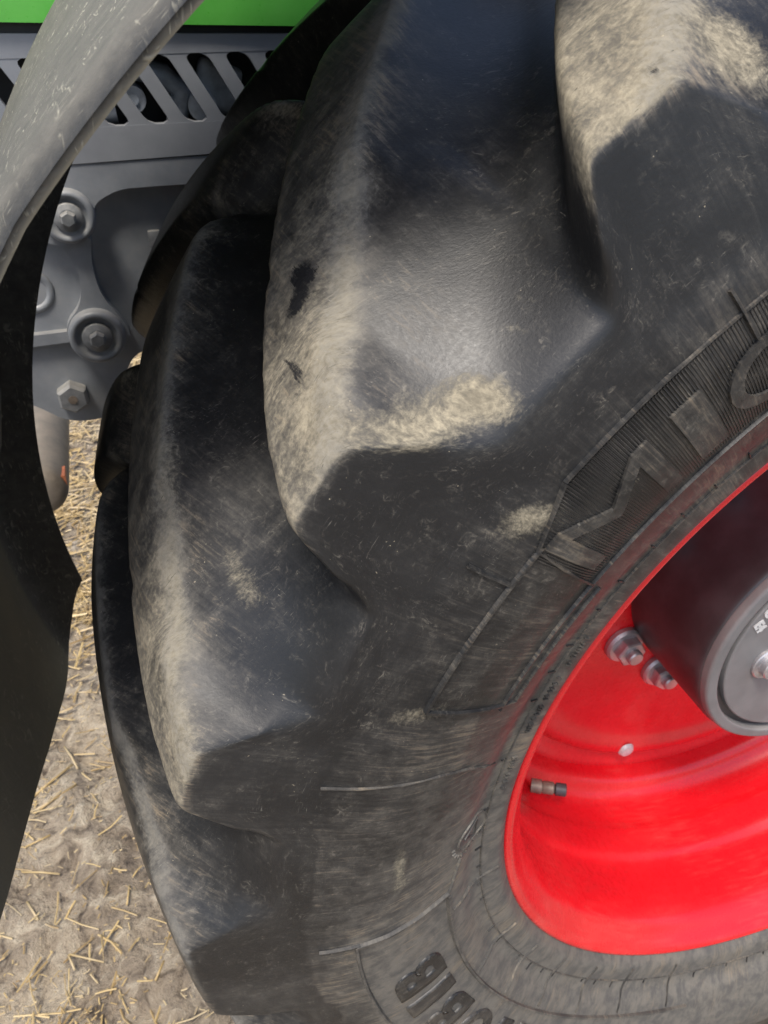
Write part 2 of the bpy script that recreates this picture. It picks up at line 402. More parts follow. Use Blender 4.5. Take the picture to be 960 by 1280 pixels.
# single smears, painted sheen and scars: centre (wheel units), radius, amount
SMEARS_SHEEN = [((-.771,-.343,.578), (.045,.04,.016), .50), ((-.738,-.360,.572), (.035,.04,.012), .45), ((-.690,-.364,.594), (.028,.05,.018), 1.15), ((-.722,-.358,.588), (.035,.05,.016), .55),
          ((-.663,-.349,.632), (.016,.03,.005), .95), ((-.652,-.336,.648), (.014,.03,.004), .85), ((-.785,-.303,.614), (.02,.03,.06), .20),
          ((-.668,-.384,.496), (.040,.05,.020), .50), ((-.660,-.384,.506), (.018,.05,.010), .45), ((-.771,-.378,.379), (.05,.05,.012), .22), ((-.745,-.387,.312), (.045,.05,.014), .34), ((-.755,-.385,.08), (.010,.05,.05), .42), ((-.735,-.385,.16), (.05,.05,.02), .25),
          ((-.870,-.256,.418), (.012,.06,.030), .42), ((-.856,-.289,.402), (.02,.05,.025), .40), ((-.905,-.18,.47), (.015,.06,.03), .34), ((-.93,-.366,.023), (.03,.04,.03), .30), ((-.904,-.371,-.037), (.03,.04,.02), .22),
          ((-.575,-.392,.522), (.010,.03,.006), .8), ((-.822,.014,.613), (.04,.04,.03), .25), ((-.93,-.34,.30), (.02,.03,.05), .25), ((-.530,-.33,.803), (.030,.05,.030), .75), ((-.505,-.345,.80), (.03,.05,.03), .6), ((-.744,-.386,.321), (.055,.05,.013), .35), ((-.756,-.385,.095), (.012,.05,.045), .42), ((-.74,-.385,.05), (.05,.05,.012), .35), ((-.684,-.377,.245), (.030,.05,.012), .35), ((-.718,-.385,.397), (.03,.05,.012), .28), ((-.634,-.387,.506), (.03,.05,.02), .34), ((-.78,-.38,.20), (.05,.05,.02), .28), ((-.565,-.366,.73), (.03,.05,.04), .24), ((-.65,-.387,.42), (.05,.05,.02), .25), ((-.62,-.39,.47), (.03,.05,.015), .3)]  # pair on the highest visible lug's flank: sky sheen painted in as pale dust
SCARS = [((-.787,-.220,.650), (.016,.020,.016), .85), ((-.796,-.236,.632), (.012,.011,.020), .75), ((-.811,-.280,.600), (.010,.020,.0055), .85), ((-.806,-.292,.585), (.010,.007,.014), .6), ((-.590,-.343,.793), (.006,.010,.016), .55), ((-.815,-.30,.59), (.006,.006,.012), .5)]
for c, s, a in SMEARS_SHEEN:
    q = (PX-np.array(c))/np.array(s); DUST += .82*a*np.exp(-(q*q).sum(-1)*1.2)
for c, s, a in SCARS:
    q = (PX-np.array(c))/np.array(s); GOUGE += a*np.exp(-(q*q).sum(-1)*1.2)
POL = np.stack([np.broadcast_to(np.radians(PH)[:, None]*.85*S, (NP, ntot)), np.broadcast_to(np.r_[0, np.cumsum(np.hypot(np.diff(rr[700]), np.diff(ww[700])))][None]*S, (NP, ntot)), MM*.06*S], -1)

ii, jj = np.meshgrid(np.arange(NP), np.arange(ntot-1), indexing='ij')
i2 = (ii+1) % NP
Q = np.stack([ii*ntot+jj, i2*ntot+jj, i2*ntot+jj+1, ii*ntot+jj+1], -1).reshape(-1, 4)
if FLIP: Q = Q[:, ::-1]
fm0 = M0[:, :-1].reshape(-1); fm1 = M1[:, :-1].reshape(-1)
tr = ((treadcol[:-1] > .5)[None] & (rr[:, :-1] > .890)).reshape(-1)
lab = np.where(tr & (np.maximum(fm0, fm1) > .06), np.where(fm0 >= fm1, k0[:, :-1].reshape(-1), NL+k1[:, :-1].reshape(-1)), -1)
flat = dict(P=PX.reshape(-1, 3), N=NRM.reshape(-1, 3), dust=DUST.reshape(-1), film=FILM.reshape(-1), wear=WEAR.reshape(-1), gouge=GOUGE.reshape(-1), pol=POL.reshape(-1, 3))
def tyre_piece(name, quads):
    used, inv = np.unique(quads.reshape(-1), return_inverse=True)
    me = bpy.data.meshes.new(name); nq = len(quads)
    me.vertices.add(len(used)); me.vertices.foreach_set('co', (flat['P'][used]*S).astype(np.float32).reshape(-1))
    me.loops.add(nq*4); me.loops.foreach_set('vertex_index', inv.astype(np.int32))
    me.polygons.add(nq); me.polygons.foreach_set('loop_start', np.arange(0, nq*4, 4, dtype=np.int32))
    me.polygons.foreach_set('use_smooth', np.ones(nq, bool)); me.update(calc_edges=True)
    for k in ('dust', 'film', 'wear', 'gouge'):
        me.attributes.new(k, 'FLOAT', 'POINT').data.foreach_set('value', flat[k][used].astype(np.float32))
    me.attributes.new('pol', 'FLOAT_VECTOR', 'POINT').data.foreach_set('vector', flat['pol'][used].astype(np.float32).reshape(-1))
    me.normals_split_custom_set_from_vertices(flat['N'][used].tolist())
    return me
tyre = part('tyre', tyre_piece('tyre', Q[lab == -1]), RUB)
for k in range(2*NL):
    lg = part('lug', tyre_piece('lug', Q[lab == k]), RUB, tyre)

# ---- things moulded on the sidewall
def on_side(phd, r, h=0.0):
    a = np.radians(phd); nr, no = side_n(r); r2 = r+nr*h; o = side_w(r)+no*h
    return np.stack([-r2*np.cos(a), WC-o, r2*np.sin(a)], -1)
def add_attrs(me, verts, dust=0., film=.3, wear=.3):
    v = np.asarray(verts); n = len(v)
    for k, a in (('dust', dust), ('film', film), ('wear', wear), ('gouge', 0.)):
        me.attributes.new(k, 'FLOAT', 'POINT').data.foreach_set('value', np.full(n, a, np.float32))
    phv = np.arctan2(v[:, 2], -v[:, 0]); rv = np.hypot(v[:, 0], v[:, 2])
    me.attributes.new('pol', 'FLOAT_VECTOR', 'POINT').data.foreach_set('vector', np.stack([phv*.85*S, (rv-.56)*S, np.zeros(n)], -1).astype(np.float32).reshape(-1))
def film_at(phd, r): return float((.20+.42*np.clip((26-phd)/36, 0, 1))*np.interp(r, [.60, .70, .80, .88], [1.15, 1.05, .75, .45]))
def strip_mesh(paths, wdt, h, name, film=.4, dust=0.):
    """raised moulding lines: each path is a list of (phi deg, r)"""
    V = []; F = []
    for path in paths:
        path = np.array(path, float); b = len(V)
        P = on_side(path[:, 0], path[:, 1]); T = np.gradient(P, axis=0); T /= np.linalg.norm(T, axis=1, keepdims=True)
        nr, no = side_n(path[:, 1]); a = np.radians(path[:, 0])
        Nn = np.stack([-nr*np.cos(a), -no, nr*np.sin(a)], -1); B = np.cross(Nn, T)
        for p, n_, bb in zip(P, Nn, B):
            V += [p-bb*wdt*.5-n_*.002, p-bb*wdt*.25+n_*h, p+bb*wdt*.25+n_*h, p+bb*wdt*.5-n_*.002]
        for i in range(len(path)-1):
            for k in range(3): F.append((b+4*i+k, b+4*i+k+1, b+4*i+k+5, b+4*i+k+4))
        n = len(path)-1
        F.append((b, b+1, b+2, b+3)); F.append((b+4*n+3, b+4*n+2, b+4*n+1, b+4*n))
    me = mesh(name, V, F, False); add_attrs(me, V, dust, film, .3)
    return me
def arc(r, a, b, step=1.0):
    n = max(2, int(abs(b-a)/step)+1); return [(x, r) for x in np.linspace(a, b, n)]
def radial(phd, r0, r1, n=10, bend=0.): return [(phd+bend*t*(1-t), r0+(r1-r0)*t) for t in np.linspace(0, 1, n)]
def glyph(ch, a0, a1, r0, r1, h, film, bold=.0, name='raised_letter'):
    """a letter of the built-in face, stretched into [a0,a1] degrees x [r0,r1] and laid on the sidewall"""
    cu = bpy.data.curves.new('t', 'FONT'); cu.body = ch; cu.size = 1; cu.offset = bold; cu.resolution_u = 5
    o = bpy.data.objects.new('t', cu); COL.objects.link(o)
    dg = bpy.context.evaluated_depsgraph_get(); dg.update()
    me = bpy.data.meshes.new_from_object(o.evaluated_get(dg)); bpy.data.objects.remove(o); bpy.data.curves.remove(cu)
    bm = bmesh.new(); bm.from_mesh(me); bpy.data.meshes.remove(me)
    xs = [v.co.x for v in bm.verts]; ys = [v.co.y for v in bm.verts]; x0_, x1_, y0_, y1_ = min(xs), max(xs), min(ys), max(ys)
    for ax, lo, hi, n in ((0, x0_, x1_, 6), (1, y0_, y1_, 9)):
        for t in np.linspace(lo, hi, n+2)[1:-1]:
            no = Vector((1, 0, 0)) if ax == 0 else Vector((0, 1, 0))
            bmesh.ops.bisect_plane(bm, geom=bm.verts[:]+bm.edges[:]+bm.faces[:], plane_co=no*float(t), plane_no=no)
    bmesh.ops.remove_doubles(bm, verts=bm.verts[:], dist=1e-5)
    bnd = [e_ for e_ in bm.edges if len(e_.link_faces) == 1]
    ext = bmesh.ops.extrude_edge_only(bm, edges=bnd)
    low_ = {g for g in ext['geom'] if isinstance(g, bmesh.types.BMVert)}
    bm.verts.ensure_lookup_table()
    U = np.array([((v.co.x-x0_)/(x1_-x0_), (v.co.y-y0_)/(y1_-y0_), 1. if v in low_ else 0.) for v in bm.verts])
    a = a0+(a1-a0)*U[:, 0]; r = r0+(r1-r0)*U[:, 1]
    # lower edge spreads a little: drafted sides
    cx, cy = .5, .5
    hh = np.where(U[:, 2] > .5, -.0015, h)
    P = on_side(a, r, hh)
    for v, p in zip(bm.verts, P): v.co = p
    bmesh.ops.recalc_face_normals(bm, faces=bm.faces[:])
    me = bpy.data.meshes.new(name); bm.to_mesh(me); bm.free()
    add_attrs(me, P, 0., film, .35)
    me.transform(Matrix.Scale(S, 4))
    return part(name, me, RUB, tyre)
for ch, a0, a1 in (('M', 36.4, 44.3), ('I', 45.9, 47.9), ('C', 48.9, 54.6), ('H', 56, 61.5), ('E', 63, 67.4), ('L', 69, 73.2), ('I', 74.6, 76.6), ('N', 78.2, 84)):
    glyph(ch, a0, a1, .735, .800, .0032, .32)
for ch, a0, a1 in (('B', -15.3, -10.6), ('I', -19.4, -16.9), ('B', -26, -21.2), ('O', -33, -27.6), ('I', -37, -34.6), ('X', -44, -38.6), ('A', -51, -45.4)):
    glyph(ch, a0, a1, .712, .779, .0026, .28, bold=.035)
# hatching behind the upper name: fine radial ribs, with a rim line
hat = []
for a in np.arange(35.6, 86, .19):
    r_out = .823-.018*np.clip((40-a)/4.4, 0, 1)
    hat.append([(a, .722), (a, .74), (a, .76), (a, .78), (a, .80), (a, r_out)])
part('hatched_panel', strip_mesh(hat, .0018, .0009, 'hatched_panel', .22), RUB, tyre, kind='stuff')
part('panel_edge', strip_mesh([arc(.826, 40, 87)], .004, .0018, 'panel_edge', .3), RUB, tyre)
part('panel_edge', strip_mesh([[(35.2, .716)]+[(35.2+.9*t, .716+.088*t) for t in (.3, .6, 1)]+[(40, .826)], arc(.714, 23, 87)], .004, .0030, 'panel_edge', .3), RUB, tyre)
part('panel_edge', strip_mesh([arc(.803, 23.5, 36.4), radial(23.5, .803, .697), arc(.697, 23.5, 35)], .005, .0030, 'panel_edge', .35), RUB, tyre)
part('panel_edge', strip_mesh([radial(-2.5, .806, .690, 14, -.6), arc(.806, -2.5, -58)], .0055, .0038, 'panel_edge', .7), RUB, tyre)
part('panel_edge', strip_mesh([arc(.690, -2.8, -72)], .006, .0045, 'panel_edge', .75), RUB, tyre)
part('bead_line', strip_mesh([arc(.637, -180, 180, 2)], .0030, .0016, 'bead_line', .7), RUB, tyre)
# short vent ribs between the lugs, long ones on the lower wall
for k in range(-5, 15):
    if k != 1: part('vent_rib', strip_mesh([radial(33.6-18*k, .802, .846, 6)], .0042, .0034, 'vent_rib', .25), RUB, tyre)
part('vent_rib', strip_mesh([[(16.2, .864), (16.5, .83), (16.8, .79), (17.0, .75), (16.6, .715), (15.6, .685), (14.2, .660)]], .0026, .0024, 'vent_rib', .6, .15), RUB, tyre)
# bead ticks and the small moulded marks, too small to read
tk = [radial(a+rng.uniform(-.5, .5), .637, .637+rng.uniform(.006, .013), 3) for a in np.arange(-170, 180, 3.6) if rng.random() < .8]
part('bead_tick', strip_mesh(tk, .0020, .0018, 'bead_tick', .2), RUB, tyre, kind='stuff')
mk = []
for a in np.r_[np.arange(17, 29, .33), np.arange(8, 14, .36)]:
    if rng.random() < .75: mk.append([(a, .6235), (a+rng.uniform(-.1, .15), .6295)])
for a in (-4.5, -20, -29, -38, -47, -56, -66):
    mk.append(radial(a-2.0, .684, .612, 8, .3))
part('moulded_marks', strip_mesh(mk, .0022, .0026, 'moulded_marks', .55), RUB, tyre, kind='stuff')
# round emblem with a triangle and a row of teeth
em = []; ec, er = 4.6, .660
for rad_, n in ((.0225, 30),):
    em.append([(ec+math.degrees(rad_*math.cos(t)/er), er+rad_*math.sin(t)) for t in np.linspace(0, 2*math.pi, n)])
tri = [(.0, .013), (-.018, -.008), (.014, -.006), (.0, .013)]
em.append([(ec+math.degrees(x/er), er+y) for x, y in tri]); 
for t in np.linspace(1.7, 3.6, 9):
    em.append([(ec+math.degrees(k*math.cos(t)/er), er+k*math.sin(t)) for k in (.0275, .0315)])
part('moulded_emblem', strip_mesh(em, .0022, .0018, 'moulded_emblem', .8, .0), RUB, tyre)
part('moulded_line', strip_mesh([[(2.0, .676), (.5, .680), (-1.5, .686), (-2.8, .692)]], .003, .0030, 'moulded_line', .9, .1), RUB, tyre)

# ================================================================== RIM
rim_prof = [(.575,.262),(.588,.285),(.5945,.300),(.5985,.309),(.5990,.315),(.5965,.3205),(.5915,.3225),(.5865,.3205),(.5800,.312),(.5735,.302),(.5670,.294),(.5610,.288),(.5565,.278),(.5530,.262),(.5515,.245),(.5515,.215),(.5520,.190),(.5515,.178),(.5480,.170),(.5440,.163),(.5420,.150),(.5420,.125),(.5430,.110),(.5465,.104),(.5485,.094),(.5485,.072),(.5465,.055),(.5400,.040),(.5300,.031),(.5220,.028),(.5160,.023),(.5125,.014),(.5090,.002),(.5040,-.014),(.4950,-.024),(.4820,-.024),(.4720,-.016),(.4650,-.004),(.4590,.005),(.4500,.009),(.4400,.008),(.4300,.003),(.4200,-.003),(.4050,-.006),(.33,-.007),(.26,-.007),(.19,-.007)]
back = [(.19,-.03),(.40,-.03),(.50,-.01),(.515,.0),(.515,-.34),(.55,-.37),(.595,-.41),(.60,-.42),(.58,-.43)]
v, f = lathe(dense(rim_prof, 230, 1.3), 200); rim = part('rim', mesh('rim', v, f), RED)
v, f = lathe(back, 120); part('rim_barrel', mesh('rim_barrel', v, f), RED, rim)
def nut_mesh():
    bm = bmesh.new()
    # coned washer, hex nut, stud, all pointing outward along -Y from y=0
    def ring(rad_, y, n=24, off=0): return [bm.verts.new((rad_*math.cos(2*math.pi*k/n+off), y, rad_*math.sin(2*math.pi*k/n+off))) for k in range(n)]
    def loft(rs): 
        for a, b in zip(rs, rs[1:]):
            n = len(a)
            for k in range(n): bm.faces.new((a[k], a[(k+1) % n], b[(k+1) % n], b[k]))
        bm.faces.new(rs[-1])
    loft([ring(.0355, 0), ring(.0355, -.008), ring(.032, -.013), ring(.025, -.014)])
    loft([ring(.0265, -.013, 6), ring(.0265, -.029, 6), ring(.0245, -.032, 6), ring(.018, -.0325, 6)])
    loft([ring(.0140, -.032, 20), ring(.0140, -.0415, 20), ring(.0120, -.044, 20), ring(.006, -.0442, 20)])
    return from_bm('wheel_nut', bm, angle=28)
nm = nut_mesh(); nm.materials.append(ZINC)
for k in range(11):
    a = R(-30.4-30*k); o = part('wheel_nut', nm, None, rim, loc=(-.247*math.cos(a), .006, .247*math.sin(a))); o.rotation_euler = (0, k*.7, 0)
# vent plug in the disc, valve stem
v, f = lathe([(0, .004), (.012, .004), (.0135, .003), (.015, 0), (.0165, -.002)], 28)
a = R(-69.5); part('disc_plug', mesh('disc_plug', v, f), PALE, rim, loc=(-.446*math.cos(a), -.0095, .446*math.sin(a)))
vb = np.array([-.388, -.052, -.372]); vt = np.array([-.333, -.082, -.3715])
bm = bmesh.new(); dv = vt-vb
tube(bm, [vb, vb+dv*.30], .0125, 14); tube(bm, [vb+dv*.30, vb+dv*.36, vb+dv*.62, vb+dv*.66], [.009, .0115, .0115, .008], 14)
vo = part('valve_stem', from_bm('valve_stem', bm), BRASS, rim)
bm = bmesh.new(); tube(bm, [vb+dv*.66, vb+dv*.70, vb+dv*.97, vb+dv*1.0], [.007, .0115, .0115, .009], 14)
part('valve_cap', from_bm('valve_cap', bm), CAPBLK, rim)

# ================================================================== HUB
v, f = lathe(dense([(.212,-.02),(.218,-.004),(.2185,.02),(.2175,.10),(.2165,.168),(.2140,.1755),(.2080,.1765),(.15,.1765)], 70, .8), 140)
hub = part('hub', mesh('hub', v, f), HUBBLK)
v, f = lathe(dense([(.196,.170),(.2125,.1715),(.2135,.176),(.2125,.186),(.2095,.1895),(.1955,.1900),(.1935,.1890),(.1928,.1740),(.1905,.1720),(.1830,.1720),(.1818,.1735),(.1815,.1865),(.1795,.1875),(.02,.1875),(.0,.1875)], 220, 1.0), 150)
cap = part('hub_cap', mesh('hub_cap', v, f), CAPGREY, hub)
bm = bmesh.new()
def cap_bolt():
    def ring(rad_, y, n=22, off=0): return [bm.verts.new((rad_*math.cos(2*math.pi*k/n+off), y, rad_*math.sin(2*math.pi*k/n+off))) for k in range(n)]
    rs = [ring(.030, .000), ring(.030, -.004), ring(.0285, -.0055), ring(.0205, -.0055), ring(.0205, -.016), ring(.019, -.018), ring(.0125, -.018), ring(.0125, -.009), ring(.004, -.009)]
    for a, b in zip(rs, rs[1:]):
        for k in range(22): bm.faces.new((a[k], a[(k+1) % 22], b[(k+1) % 22], b[k]))
    bm.faces.new(rs[-1])
cap_bolt(); cb = from_bm('cap_bolt', bm, angle=30); cb.materials.append(ZINC)
for k in range(3):
    a = R(-8+120*k); part('cap_bolt', cb, None, hub, loc=(-.108*math.cos(a), -.1875, .108*math.sin(a)))
def cap_text(txt, x, z, size, rot):
    cu = bpy.data.curves.new('t', 'FONT'); cu.body = txt; cu.size = size; cu.extrude = .0008; cu.offset = .0012
    o = bpy.data.objects.new('t', cu); COL.objects.link(o); dg = bpy.context.evaluated_depsgraph_get(); dg.update()
    me = bpy.data.meshes.new_from_object(o.evaluated_get(dg)); bpy.data.objects.remove(o)
    me.transform(Matrix.Scale(S, 4) @ Matrix.Translation((x, -.1885, z)) @ Matrix.Rotation(rot, 4, 'Y') @ Matrix.Rotation(R(90), 4, 'X'))
    me.materials.clear()
    part('cap_lettering', me, WHITE, hub)
cap_text("'C", -.1535, .0985, .021, R(54)); cap_text('E4', -.1610, .0735, .021, R(54))
# axle behind the wheel
v, f = lathe([(.001,-.03),(.19,-.03),(.19,-.20),(.26,-.24),(.26,-.45),(.16,-.52),(.14,-.9),(.14,-1.6)], 48)
part('axle', mesh('axle', v, f), CAST)

# ================================================================== MUDGUARD
sec = dense([(1.203,-.318),(1.2085,-.317),(1.213,-.308),(1.215,-.28),(1.221,-.05),(1.222,.20),(1.234,.48),(1.234,.525),(1.226,.547),(1.212,.556),(1.17,.560),(1.13,.562)], 70, 1.3)
nA = 150; TH = .007
sn = np.gradient(sec, axis=0); sn = np.stack([-sn[:, 1], sn[:, 0]], -1); sn /= np.linalg.norm(sn, axis=1, keepdims=True)
if sn[35, 0] > 0: sn = -sn                       # pointing inwards
inner = sec+sn*TH
a_end = np.where(np.arange(len(sec)) > sec[:, 0].argmax(), np.interp(sec[:, 0], [1.13, 1.17, 1.21, 1.236], [-8.6, -12.6, -16.0, -17.0]), np.interp(sec[:, 1], [-.46, -.3, -.1, .13, .40, .50], [-2.0, -4.0, -8.0, -11.5, -16.0, -17.0])); _k = np.ones(7)/7; a_end = np.convolve(np.pad(a_end, 3, mode='edge'), _k, 'valid'); A_TOP = 63.0
V = []
for s_ in (sec, inner):
    for t in np.linspace(0, 1, nA):
        a = np.radians(A_TOP+(a_end-A_TOP)*t); off = np.interp(np.degrees(a), [37, 46], [.006, -.014])*np.interp(sec[:, 1], [-.3, .4], [1, 0])
        V.append(np.stack([-(s_[:, 0]+off)*np.cos(a), s_[:, 1], (s_[:, 0]+off)*np.sin(a)], -1))
V = np.concatenate(V); m = len(sec); F = []
idx = lambda s_, i, j: s_*nA*m+i*m+j
for i in range(nA-1):
    for j in range(m-1):
        F.append((idx(0,i,j), idx(0,i,j+1), idx(0,i+1,j+1), idx(0,i+1,j))); F.append((idx(1,i,j), idx(1,i+1,j), idx(1,i+1,j+1), idx(1,i,j+1)))
    for j in (0, m-1): F.append((idx(0,i,j), idx(0,i+1,j), idx(1,i+1,j), idx(1,i,j)))
for i in (0, nA-1):
    for j in range(m-1): F.append((idx(0,i,j), idx(1,i,j), idx(1,i,j+1), idx(0,i,j+1)))
gm = mesh('mudguard', V, F)
bm = bmesh.new(); bm.from_mesh(gm); bmesh.ops.recalc_face_normals(bm, faces=bm.faces[:]); bm.to_mesh(gm); bm.free(); gm.set_sharp_from_angle(angle=R(50))
dv_ = np.zeros(len(V)); half = nA*m
up_ = np.interp(np.degrees(np.arctan2(V[:half, 2], -V[:half, 0])), [0, 25, 45], [.25, .7, 1.0])
dv_[:half] = up_*np.interp(V[:half, 1], [-.318, -.298, .50, .54, .565], [.15, 1.0, 1.0, .5, .3])
dv_[half:] = np.interp(V[half:, 1], [.50, .55], [1.7, .35])
gm.attributes.new('dust', 'FLOAT', 'POINT').data.foreach_set('value', dv_.astype(np.float32))
guard = part('mudguard', gm, GUARD)
for a in (14.,):
    bm = bmesh.new(); rot = Matrix.Rotation(R(a), 3, 'Y'); rr_ = 1.175
    box(bm, Vector((-rr_*math.cos(R(a)), .06, rr_*math.sin(R(a)))), (.018, .62, .10), rot)
    bevel(bm, .004); me = from_bm('guard_stay', bm); me.attributes.new('dust', 'FLOAT', 'POINT')
    part('guard_stay', me, GUARD, guard)

# ================================================================== BODY (right-hand side of the tractor behind the wheel)
YB = .65
# hood
bm = bmesh.new()
hp = [(YB-.012, .0), (YB-.018, .010), (YB-.016, .05), (YB-.004, .20), (YB+.03, .34), (YB+.12, .43), (YB+.30, .47), (YB+.55, .48), (YB+.80, .47), (YB+.98, .43), (YB+1.07, .34), (YB+1.10, .20), (YB+1.11, .0)]
hp = [tuple(q) for q in dense(hp, 60, 1.2)]
rows = [[bm.verts.new((x, y, zz-.031*(x+1.025)+z)) for y, z in hp] for x, zz in ((-1.36, .7675), (-1.0, .7675), (-.4, .7675), (.2, .77), (.9, .775))]
for a, b in zip(rows, rows[1:]):
    for k in range(len(hp)-1): bm.faces.new((a[k], a[k+1], b[k+1], b[k]))
bm.faces.new(rows[0]); bm.faces.new(rows[-1][::-1])
for a, b in zip(rows, rows[1:]): bm.faces.new((a[0], b[0], b[-1], a[-1]))
part('hood', from_bm('hood', bm), GREEN)
# panel of diagonal slats
SX0, SX1 = -1.20, -.30
top_z = lambda x: .7465-.022*(x+.75); bot_z = lambda x: .5725+.012*(x+.75)
H0, H1 = .622, .7205
bm = bmesh.new()
for (z0, z1) in ((bot_z, lambda x: H0), (lambda x: H1, top_z)):
    pts = [(-1.36, z0(-1.36)), (SX1+.12, z0(SX1+.12)), (SX1+.12, z1(SX1+.12)), (-1.36, z1(-1.36))]
    prism(bm, pts, YB, YB+.016)
prism(bm, [(-1.36, H0), (SX0, H0), (SX0-.05, H1), (-1.36, H1)], YB+.0005, YB+.0155)
bevel(bm, .0028, 3)
panel = part('side_panel', from_bm('side_panel', bm), PANEL)
# one slat with flared feet so the slots end in round corners
shift = -.0565; slot_w = .0365; PT = .0625; fr_ = .012
def slat_outline():
    dz = H1-H0; sx = lambda z: shift*(z-H0)/dz
    L = []; Rr = []
    for z in np.linspace(0, 1, 25):
        zz = H0+z*dz; fl_ = 0
        for dd in (zz-H0, H1-zz):
            if dd < fr_: fl_ = fr_-math.sqrt(max(0, fr_**2-(fr_-dd)**2))
        L.append((sx(zz)-fl_, zz)); Rr.append((sx(zz)+PT-slot_w+fl_, zz))
    return L+Rr[::-1]
bm = bmesh.new(); prism(bm, slat_outline(), YB+.0008, YB+.0150); bevel(bm, .002, 2, 40); sm_ = from_bm('slat', bm); sm_.materials.append(PANEL)
k = 0
for k in range(-6, 7):
    xr = -.776-(PT-slot_w)+PT*k
    if SX0 < xr < SX1+.1: part('slat', sm_, None, panel, loc=(xr, 0, 0))
# dark seam strips above and below the panel
bm = bmesh.new(); prism(bm, [(-1.36, .54), (.3, .56), (.3, .78), (-1.36, .80)], YB+.10, YB+.9); part('engine_bay', from_bm('engine_bay', bm), DARK)
bm = bmesh.new(); prism(bm, [(-1.36, bot_z(-1.36)-.006), (-.18, bot_z(-.18)-.006), (-.18, bot_z(-.18)+.002), (-1.36, bot_z(-1.36)+.002)], YB+.006, YB+.10)
prism(bm, [(-1.36, top_z(-1.36)-.002), (-.18, top_z(-.18)-.002), (-.18, top_z(-.18)+.016), (-1.36, top_z(-1.36)+.016)], YB+.010, YB+.10); part('seam_strip', from_bm('seam_strip', bm), DARK)
# engine pieces seen through the slots
bm = bmesh.new()
tube(bm, [(-.86, YB+.07, .70), (-.80, YB+.055, .685), (-.775, YB+.055, .66), (-.79, YB+.06, .61)], .018, 12)
tube(bm, [(-.93, YB+.05, .632), (-.885, YB+.05, .636)], .017, 14)
bevel(bm, .002); part('engine_hose', from_bm('engine_hose', bm), HOSE)
bm = bmesh.new()
box(bm, (-.715, YB+.06, .665), (.075, .03, .075), Matrix.Rotation(R(18), 3, 'Y')); bevel(bm, .014, 4); part('engine_fitting', from_bm('engine_fitting', bm), HOSE)
bm = bmesh.new(); tube(bm, [(-.855, YB+.03, .655), (-.855, YB+.09, .655)], .020, 18); tube(bm, [(-.855, YB+.026, .655), (-.855, YB+.04, .655)], .009, 6)
part('engine_fitting', from_bm('engine_fitting', bm), HOSE)
bm = bmesh.new(); tube(bm, [(-.745, YB+.035, .640), (-.745, YB+.08, .640)], .024, 18)
part('engine_fitting', from_bm('engine_fitting', bm), HOSE)
# cast frame bracket below the panel
bm = bmesh.new()
plate = round_poly([(-1.36, .57), (-.30, .57), (-.30, .25), (-.60, .232), (-.925, .228), (-.955, .185), (-.975, .130), (-1.000, .0985), (-1.075, .0985), (-1.13, .150), (-1.22, .185), (-1.36, .20)], [.0, .0, .03, .03, .05, .03, .03, .04, .05, .04, .03, 0], 6)
prism(bm, plate, YB+.030, YB+.085); bevel(bm, .006, 2); frame = part('frame_bracket', from_bm('frame_bracket', bm), CAST)
bm = bmesh.new()
fl_pts = round_poly([(-1.36, .566), (-.45, .572), (-.45, .527), (-.905, .527), (-.950, .505), (-.952, .466), (-.985, .440), (-1.03, .445), (-1.10, .50), (-1.36, .50)], [0, 0, 0, .045, .035, .03, .03, .03, .02, 0], 7)
prism(bm, fl_pts, YB+.002, YB+.034); bevel(bm, .005, 3); part('top_flange', from_bm('top_flange', bm), CAST, frame)
bm = bmesh.new()
arm = round_poly([(-1.018, .452), (-.962, .452), (-.972, .40), (-.965, .345), (-.94, .305), (-.925, .268), (-.985, .225), (-1.035, .25), (-1.04, .30), (-1.003, .335), (-.992, .395)], [.01, .01, .03, .03, .03, .025, .04, .04, .03, .03, .03], 6)
prism(bm, arm, YB+.008, YB+.033); bevel(bm, .006, 3); part('cast_rib', from_bm('cast_rib', bm), CAST, frame)
bm = bmesh.new(); prism(bm, round_poly([(-1.36, .287), (-1.02, .288), (-1.02, .268), (-1.36, .262)], .004, 2), YB+.014, YB+.034); bevel(bm, .004, 2); part('cast_rib', from_bm('cast_rib', bm), CAST, frame)
# the hole at the left edge
v, f = lathe([(.0, -.004), (.026, -.004), (.028, .002), (.036, .004), (.040, .0), (.041, -.01)], 36)
bm = bmesh.new(); tube(bm, [(0, -.001, 0), (0, .012, 0)], .027, 30); ho = part('frame_hole', mesh('frame_hole', v, f), CAST, frame, loc=(-1.083, YB+.029, .362))
# bosses and bolts
def boss(x, z, y, rout, label=None):
    v, f = lathe([(rout*1.02, -.012), (rout, .010), (rout*.93, .016), (rout*.78, .0165), (rout*.73, .012), (rout*.62, .009), (rout*.55, .009)], 44)
    part('boss', mesh('boss', v, f), CAST, frame, loc=(x, y, z))
    v, f = lathe([(rout*.56, .008), (rout*.55, .013), (rout*.50, .0155), (rout*.36, .0155), (rout*.34, .0165), (rout*.30, .0165), (0, .0165)], 36)
    part('washer', mesh('washer', v, f), STEELNUT, frame, loc=(x, y, z))
    bm = bmesh.new(); tube(bm, [(0, -.010, 0), (0, -.027, 0), (0, -.030, 0)], [rout*.30, rout*.30, rout*.24], 6); o = part('bolt_head', from_bm('bolt_head', bm, angle=20), STEELNUT, frame, loc=(x, y, z)); o.rotation_euler = (0, .3, 0)
boss(-.987, .279, YB+.004, .049); boss(-.991, .492, YB-.002, .043)
